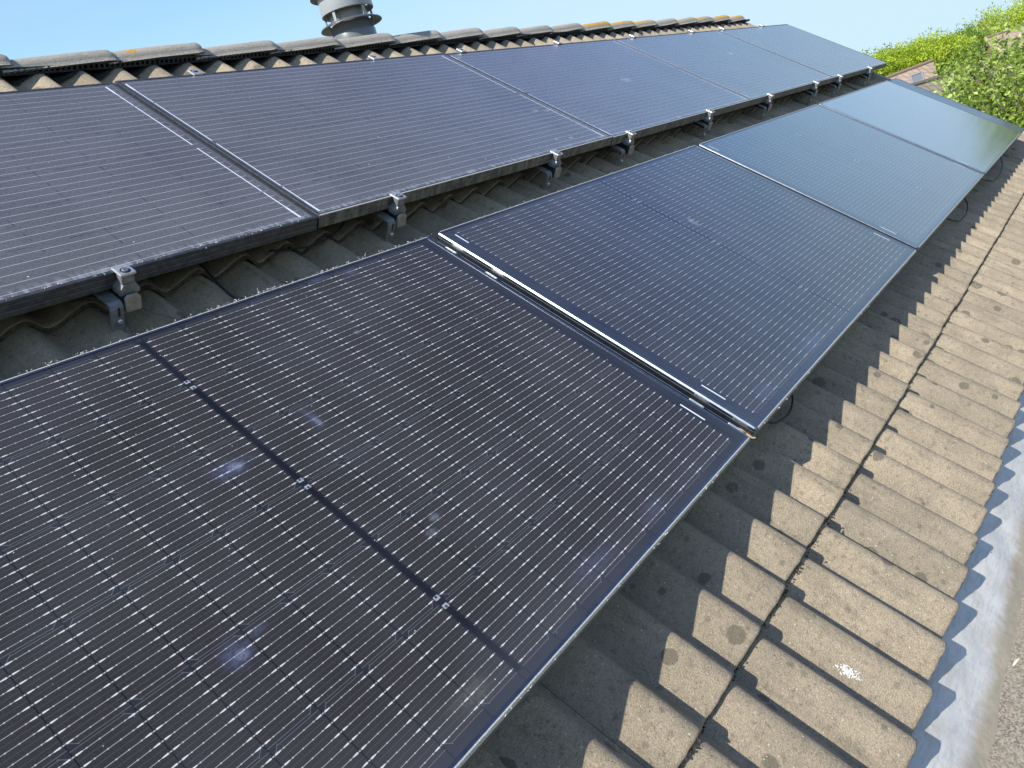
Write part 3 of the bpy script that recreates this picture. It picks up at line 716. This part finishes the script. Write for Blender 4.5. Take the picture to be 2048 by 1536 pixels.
cable([(-1.1, .75, .06), (-.9, .86, .095), (-.78, .90, .108), (-.70, .95, .10), (-.62, .98, .08), (-.45, .9, .06)], .003, "black cable sagging below the leftmost upper panel")
cable([(.04, .80, .07), (.20, .93, .10), (.05, .99, .125), (-.1, .95, .13)], .003, "black cable in the dark gap under the first upper panel joint")
cable([(5.62, .9, .09), (5.66, 1.06, .115), (5.72, 1.2, .12), (5.78, 1.35, .1)], .004, "black cable on the tiles between the far ends of both rows")

# dry seed fluff on the panel edges
ffm = MB()
def fluff(u, v, h):
    a = random.uniform(0, 6.28); L = random.uniform(.0016, .0050) * (2.2 if random.random() < .06 else 1); p = Vector((u, -v, h)); pts = [p]
    d = Vector((math.cos(a), math.sin(a), random.uniform(.1, .9))).normalized()
    for i in range(4):
        d = (d + Vector((random.gauss(0, .35), random.gauss(0, .35), random.gauss(0, .3)))).normalized(); pts.append(pts[-1] + d * L / 3)
    ffm.tube(pts, random.uniform(.0003, .0006), 4)
for i in range(170): fluff(-1.55 + 1.8 * random.random(), 1.2655 + random.gauss(0, .0012), -0.001)
for i in range(26): fluff(-1.0 + 1.2 * random.random(), 2.363, -0.005)
for i in range(24): fluff(.3 + 1.8 * random.random() ** 1.5, 2.364, -0.003)
for i in range(60): fluff(-1.2 + 1.15 * random.random(), 1.028 + random.gauss(0, .004), 0.0005)
for i in range(30): fluff(.3 + 1.75 * random.random(), 1.266, 0.001)
fo = ffm.build("seed_fluff", M['fluff'], None); fo.matrix_world = F.copy(); tag(fo, "pale dry seed fluff caught along the panel edges", "fluff", kind="stuff")
def leaf_chip(u, v, h, L, w, mat, name, label, cat, ang):
    t = []
    n = 10
    for i in range(n + 1):
        a = i / n; t.append((L * (a - .5), w * math.sin(math.pi * a) ** .7 * .5, .006 * math.sin(math.pi * a)))
    vv = [(x, y, z) for x, y, z in t] + [(x, -y * .9, z * .4) for x, y, z in t]
    ff = [(i, n + 1 + i, n + 2 + i, i + 1) for i in range(n)]
    o = mesh(name, vv, ff, mat, None); o.matrix_world = F @ Matrix.Translation((u, -v, h)) @ Matrix.Rotation(ang, 4, 'Z')
    sm = o.modifiers.new("thick", 'SOLIDIFY'); sm.thickness = .0012
    return tag(o, label, cat)
leaf_chip(.255, 2.335, -.030, .075, .030, simple('dry_leaf', (.62, .40, .20), .8, 0, .3, 40), "dry_leaf", "curled orange brown leaf stuck in the gap between the first two lower panels", "leaf", R(-60))
leaf_chip(.305, 3.128, -.196, .060, .030, simple('pale_leaf', (.66, .58, .38), .8, 0, .15, 40), "dry_leaf", "pale straw coloured leaf lying on the gritty flat roof at the right edge", "leaf", R(-35))
# bird dropping on the tiles, low relief
bd = MB()
for i in range(150):
    u = -.098 + random.gauss(0, .0048); v = 2.795 + random.gauss(0, .0105)
    z = tile_h(u, v, VEAVE) + .0008; r = random.uniform(.0010, .0030)
    bd.add([(u + r * math.cos(a) * random.uniform(.7, 1.2), -v + r * math.sin(a) * random.uniform(.7, 1.2), z + .0004) for a in [k * 1.047 for k in range(6)]] + [(u, -v, z + .0014)], [(k, (k + 1) % 6, 6) for k in range(6)])
bo = bd.build("bird_dropping", simple('chalky_white', (.62, .59, .52), .9), None); bo.matrix_world = F.copy(); tag(bo, "chalky white bird dropping on a tile near the eaves", "dropping")

# ------------------------------------------------------------------ flue behind the ridge
fb_ = ORG + Vector((1.728, 0.618, -0.004))
fl_t = empty("flue", Matrix.Translation(fb_), "grey plastic flue terminal with flared collars rising behind the ridge", "flue")
def fpart(name, prof, mat): p = MB(); p.lathe(prof, 72); return p.build(name, mat, fl_t, True)
ZC = 0.345                                       # height of the wide collar
fpart("base_pipe", [(0.118, -0.75), (0.118, ZC - 0.112), (0.1165, ZC - 0.108)], M['flue'])
fpart("sleeve", [(0.121, ZC - 0.105), (0.121, ZC - 0.050), (0.1195, ZC - 0.047), (0.1175, ZC - 0.045), (0.1175, ZC - 0.006)], M['flue'])
fpart("collar", [(0.116, ZC + 0.014), (0.145, ZC + 0.006), (0.166, ZC - 0.003), (0.1705, ZC - 0.008), (0.1700, ZC - 0.0115), (0.1655, ZC - 0.0105), (0.145, ZC - 0.002), (0.117, ZC + 0.004)], M['flue_dark'])
fpart("inner_pipe", [(0.104, ZC), (0.104, ZC + 0.105), (0.100, ZC + 0.112), (0.094, ZC + 0.112), (0.094, ZC + 0.02)], M['flue_inner'])
for a in range(5):
    q = R(-22 + 72 * a); p = MB(); p.prism([(0.131, -0.008), (0.137, -0.008), (0.137, 0.008), (0.131, 0.008)], ZC + 0.002, ZC + 0.10, Matrix.Rotation(q, 4, 'Z')); p.build("strut", M['flue_pale'], fl_t)
fpart("cowl", [(0.126, ZC + 0.085), (0.133, ZC + 0.060), (0.142, ZC + 0.055), (0.1435, ZC + 0.060), (0.1405, ZC + 0.15), (0.137, ZC + 0.24), (0.131, ZC + 0.25), (0.11, ZC + 0.24)], M['flue_pale'])
fpart("top_collar", [(0.136, ZC + 0.172), (0.158, ZC + 0.166), (0.175, ZC + 0.158), (0.178, ZC + 0.154), (0.175, ZC + 0.151), (0.158, ZC + 0.158), (0.136, ZC + 0.163)], M['flue_dark'])

# ------------------------------------------------------------------ ground, distant houses, trees
gm = NT('garden_ground'); c = gm.co(); gm.set(Base_Color=gm.mix(gm.noise(c, .4, 4), (.035, .05, .018), (.07, .08, .035)), Roughness=.95)
g = mesh("ground", [(-400, -400, 0), (600, -400, 0), (600, 400, 0), (-400, 400, 0)], [(0, 1, 2, 3)], gm.m); g["kind"] = "structure"
def roof_mat(name, c1, c2, c3):
    n = NT(name); uv = n.co("UV"); b = n.new("ShaderNodeTexBrick"); n.put(b.inputs["Vector"], uv); b.offset = 0.0
    b.inputs["Scale"].default_value = 1.0; b.inputs["Brick Width"].default_value = .30; b.inputs["Row Height"].default_value = .33; b.inputs["Mortar Size"].default_value = .018; b.inputs["Bias"].default_value = 0
    b.inputs["Color1"].default_value = (*c1, 1); b.inputs["Color2"].default_value = (*c2, 1); b.inputs["Mortar"].default_value = (*c3, 1)
    n.set(Base_Color=n.mix(n.ramp(n.noise(uv, 1.2, 4), .35, .75, 0, .45), b.outputs[0], tuple(x * 1.25 for x in c2)), Roughness=.9)
    n.bump(b.outputs["Fac"], .6, -.03)
    return n.m
M['rt_red'] = roof_mat('faded_red_tiles', (.30, .215, .155), (.36, .265, .195), (.17, .125, .09))
M['rt_brown'] = roof_mat('brown_grey_tiles', (.21, .165, .125), (.27, .215, .165), (.10, .08, .06))
def far_house(a, b, run, drop, depth, mat, label, sky=None):
    """a, b: ridge ends (world); run: horizontal unit towards us."""
    a, b, run = Vector(a), Vector(b), Vector(run).normalized(); dn_ = Vector((0, 0, -1))
    t = empty("brick_house", Matrix.Translation((a + b) / 2 * 1.0 - Vector((0, 0, ((a + b) / 2).z))), label, "house", "neighbouring houses"); Ti = t.matrix_world.inverted()
    sv = run * depth + dn_ * drop; sl = sv.length; rl = (b - a).length
    rf = MB(); th = Vector((0, 0, -.12))
    ov = [a, b, b + sv, a + sv, a + th, b + th, b + sv + th, a + sv + th]
    rf.add(ov, [(0, 3, 2, 1), (4, 5, 6, 7), (0, 1, 5, 4), (1, 2, 6, 5), (2, 3, 7, 6), (3, 0, 4, 7)])
    bv = -run * depth + dn_ * drop
    rf.add([a, b, b + bv, a + bv, a + th, b + th, b + bv + th, a + bv + th], [(0, 1, 2, 3), (4, 7, 6, 5), (1, 5, 6, 2), (2, 6, 7, 3), (3, 7, 4, 0)])
    o = rf.build("roof", mat, None); o.parent = t; o.matrix_parent_inverse = Ti
    uv = o.data.uv_layers.new(name="UVMap")
    rd = (b - a).normalized(); sn = sv.normalized(); bn = bv.normalized()
    for p in o.data.polygons:
        nn = bn if p.index > 5 else sn
        for li in p.loop_indices:
            q = o.data.vertices[o.data.loops[li].vertex_index].co - a; uv.data[li].uv = (q.dot(rd), q.dot(nn))
    # capped ridge
    rc = MB(); rc.tube([a + Vector((0, 0, .02)), b + Vector((0, 0, .02))], .09, 8); ro = rc.build("ridge_tile", mat); ro.parent = o; ro.matrix_parent_inverse = Matrix.Identity(4)
    # walls: under both slopes, with gables
    inset = .25; ra = a + rd * inset; rb_ = b - rd * inset; f_ = run * (depth - .35)
    zt = (a.z + b.z) / 2 - drop + .1
    wl_ = MB(); P = [ra + f_, rb_ + f_, rb_ - f_, ra - f_]
    lo = [Vector((p.x, p.y, 0)) for p in P]; hi = [Vector((p.x, p.y, zt)) for p in P]
    gA = Vector((ra.x, ra.y, ra.z - .15)); gB = Vector((rb_.x, rb_.y, rb_.z - .15))
    wl_.add(lo + hi + [gA, gB], [(0, 1, 5, 4), (2, 3, 7, 6), (1, 2, 6, 9, 5), (3, 0, 4, 8, 7)])
    wo_ = wl_.build("wall", br.m, None); wo_.parent = t; wo_.matrix_parent_inverse = Ti
    if sky:
        s0, s1, e0_, e1_ = sky; up = rd.cross(sn).normalized(); up = up if up.z > 0 else -up
        def q(s, e, h): return a + rd * s + sn * e + up * h
        w = MB()
        for (x0, x1, y0, y1) in ((s0, s1, e0_, e0_ + .09), (s0, s1, e1_ - .09, e1_), (s0, s0 + .08, e0_ + .09, e1_ - .09), (s1 - .08, s1, e0_ + .09, e1_ - .09)):
            vs = [q(x0, y0, -.02), q(x1, y0, -.02), q(x1, y1, -.02), q(x0, y1, -.02), q(x0, y0, .07), q(x1, y0, .07), q(x1, y1, .07), q(x0, y1, .07)]
            w.add(vs, [(0, 1, 2, 3), (7, 6, 5, 4), (0, 4, 5, 1), (1, 5, 6, 2), (2, 6, 7, 3), (3, 7, 4, 0)])
        f2 = w.build("skylight", simple('skylight_frame', (.26, .25, .23), .6)); f2.parent = t; f2.matrix_parent_inverse = Ti
        gl = MB(); gl.add([q(s0 + .08, e0_ + .09, .04), q(s1 - .08, e0_ + .09, .04), q(s1 - .08, e1_ - .09, .04), q(s0 + .08, e1_ - .09, .04)], [(0, 1, 2, 3)])
        g2 = gl.build("pane", simple('skylight_glass', (.17, .18, .19), .5)); g2.parent = f2; g2.matrix_parent_inverse = Matrix.Identity(4)
    return t
O = ORG
far_house(O + Vector((40.2, 9.2, -1.45)), O + Vector((44.87, 5.62, -1.03)), (-.95, -.30, 0), 1.75, 2.5, M['rt_red'], "house with faded red tiled roof and a grey skylight beyond the end of our roof", sky=(4.35, 5.10, .55, 1.30))
far_house(O + Vector((29.5, 6.0, -1.63)), O + Vector((36.6, 1.55, -1.60)), (-.75, -.66, 0), 2.2, 3.0, M['rt_brown'], "house with brown grey tiled roof between the red roof and the near bush")
far_house(O + Vector((58.1, 5.0, -.675)), O + Vector((63.5, -.1, -.30)), (-.92, -.38, 0), 2.4, 3.4, M['rt_red'], "house with reddish roof high at the right edge behind the bush")

def leaf_mat(name, dark, mid, lit, trans=.45):
    n = NT(name); at_ = n.new("ShaderNodeAttribute"); at_.attribute_name = "leafvar"; f = at_.outputs["Fac"]
    col = n.mix(n.ramp(f, 0, .5), dark, mid); col = n.mix(n.ramp(f, .5, 1.0), col, lit)
    n.set(Base_Color=col, Roughness=.45, Specular_IOR_Level=.35)
    tr = n.new("ShaderNodeBsdfTranslucent"); n.put(tr.inputs[0], n.mix(.5, col, lit)); ms = n.new("ShaderNodeMixShader"); ms.inputs[0].default_value = trans
    n.t.links.new(n.b.outputs[0], ms.inputs[1]); n.t.links.new(tr.outputs[0], ms.inputs[2]); n.t.links.new(ms.outputs[0], n.n["Material Output"].inputs[0])
    return n.m
def leaves(clusters, per, size, mat, parent, seed, aspect=.5, droop=.2, jitter=.25, shape=True):
    r = np.random.default_rng(seed); V = []; Fc = []; var = []
    for (cx, cy, cz, cr) in clusters:
        tone = r.uniform(-.22, .42)
        for i in range(per):
            d = r.normal(size=3); d /= np.linalg.norm(d); rr = cr * (r.uniform() ** .45)
            p = np.array((cx, cy, cz)) + d * rr * np.array((1, 1, .8))
            ax = d * .7 + r.normal(size=3) * .7 + np.array((0, 0, .25 - droop)); ax /= np.linalg.norm(ax)
            nn = np.cross(ax, r.normal(size=3)); nn /= np.linalg.norm(nn); nn = nn if nn[2] > 0 else -nn
            nn = nn + np.array((0, 0, .35)); nn /= np.linalg.norm(nn)
            sd_ = np.cross(nn, ax); sd_ /= np.linalg.norm(sd_)
            L = size * r.uniform(.6, 1.25); w = L * aspect; b = len(V)
            fold = nn * L * .10
            V += [p, p + ax * L * .35 + sd_ * w * .5 + fold, p + ax * L * .75 + sd_ * w * .38 + fold * .6, p + ax * L - fold * .5, p + ax * L * .75 - sd_ * w * .38 + fold * .6, p + ax * L * .35 - sd_ * w * .5 + fold, p + ax * L * .5]
            Fc += [(b, b + 1, b + 2, b + 6), (b + 6, b + 2, b + 3), (b + 6, b + 3, b + 4), (b, b + 6, b + 4, b + 5)]
            t = min(1, max(0, tone + r.uniform(0, .65))); var += [t] * 4
    o = mesh("crown", V, Fc, mat, parent)
    a = o.data.attributes.new("leafvar", 'FLOAT', 'FACE'); a.data.foreach_set("value", var)
    return o
def tree(base, ch, rx, rz, ncl, per, size, mat, label, seed, group=None, name="tree", aspect=.5, clr=.30, lean=(0, 0), spiky=0.0):
    """base: ground point; ch: height of the crown's middle; rx, rz: crown half sizes."""
    r = random.Random(seed)
    t = empty(name, Matrix.Translation(base), label, "tree", group)
    tk = MB(); h = ch + rz * .3
    tk.tube([(0, 0, 0), (lean[0] * .3, lean[1] * .3, h * .4), (lean[0] * .7, lean[1] * .7, h * .75), (lean[0], lean[1], h)], [rx * .09, rx * .075, rx * .05, rx * .02], 9)
    cl = []
    for i in range(ncl):
        a = r.uniform(0, 6.283); q = r.uniform(-.92, 1); s = math.sqrt(1 - q * q); k = r.uniform(.45, 1.0) ** .6
        k *= 1 + spiky * r.uniform(-.2, .35)
        x, y, z = lean[0] + rx * s * math.cos(a) * k, lean[1] + rx * s * math.sin(a) * k, ch + rz * q * k
        cl.append((x, y, z, rx * clr * r.uniform(.55, 1.1)))
        if i % 3 == 0:
            st = Vector((lean[0] * .6, lean[1] * .6, h * r.uniform(.45, .8)))
            e = Vector((x, y, z)); m = st.lerp(e, .55) + Vector((0, 0, rz * .08))
            tk.tube([st, m, e], [rx * .035, rx * .02, rx * .007], 6)
    tk.build("trunk", M['bark'], t, True)
    leaves(cl, per, size, mat, t, seed, aspect)
    return t
M['bark'] = simple('bark', (.12, .09, .065), .9, 0, .4, 12, .8)
ylw = leaf_mat('spring_leaves', (.22, .30, .025), (.46, .57, .045), (.68, .76, .11), .5)
grn = leaf_mat('green_leaves', (.09, .15, .022), (.21, .32, .04), (.40, .52, .09), .45)
bsh = leaf_mat('bush_leaves', (.10, .16, .02), (.34, .45, .07), (.60, .68, .22), .45)
def gp(x, y): return Vector((x, y, 0))
cz = Z0
tree(gp(66.5, 13.3), cz - 1.1, 2.6, 1.5, 260, 60, .19, ylw, "low yellow green tree behind the red roof, left of the others", 11, "trees beyond the roofs", spiky=.8)
tree(gp(68.0, 10.2), cz - 1.2, 2.7, 1.55, 260, 60, .19, ylw, "yellow green tree right above the red tiled roof", 12, "trees beyond the roofs", spiky=.8)
tree(gp(76.0, 9.0), cz - 1.6, 2.4, 2.2, 260, 60, .19, grn, "mid green rounder tree between the two yellow green groups", 13, "trees beyond the roofs")
tree(gp(84.0, 6.5), cz - 1.3, 4.3, 2.7, 330, 60, .22, ylw, "tall bright yellow green tree behind the upper right roof", 14, "trees beyond the roofs", spiky=.5)
tree(gp(80.0, 9.6), cz - 3.0, 3.0, 2.2, 200, 55, .2, ylw, "yellow tree low down between the two red roofs", 16, "trees beyond the roofs")
tree(gp(88.0, 1.5), cz - 1.0, 4.5, 3.2, 300, 55, .22, ylw, "bright tree cut off by the right edge of the photo", 15, "trees beyond the roofs")
tree(gp(9.58, -1.84), cz - 1.80, 1.50, 1.28, 500, 62, .058, bsh, "large leafy bush close to the end of our roof, with broad light green leaves", 21, None, "bush", .62, .22)
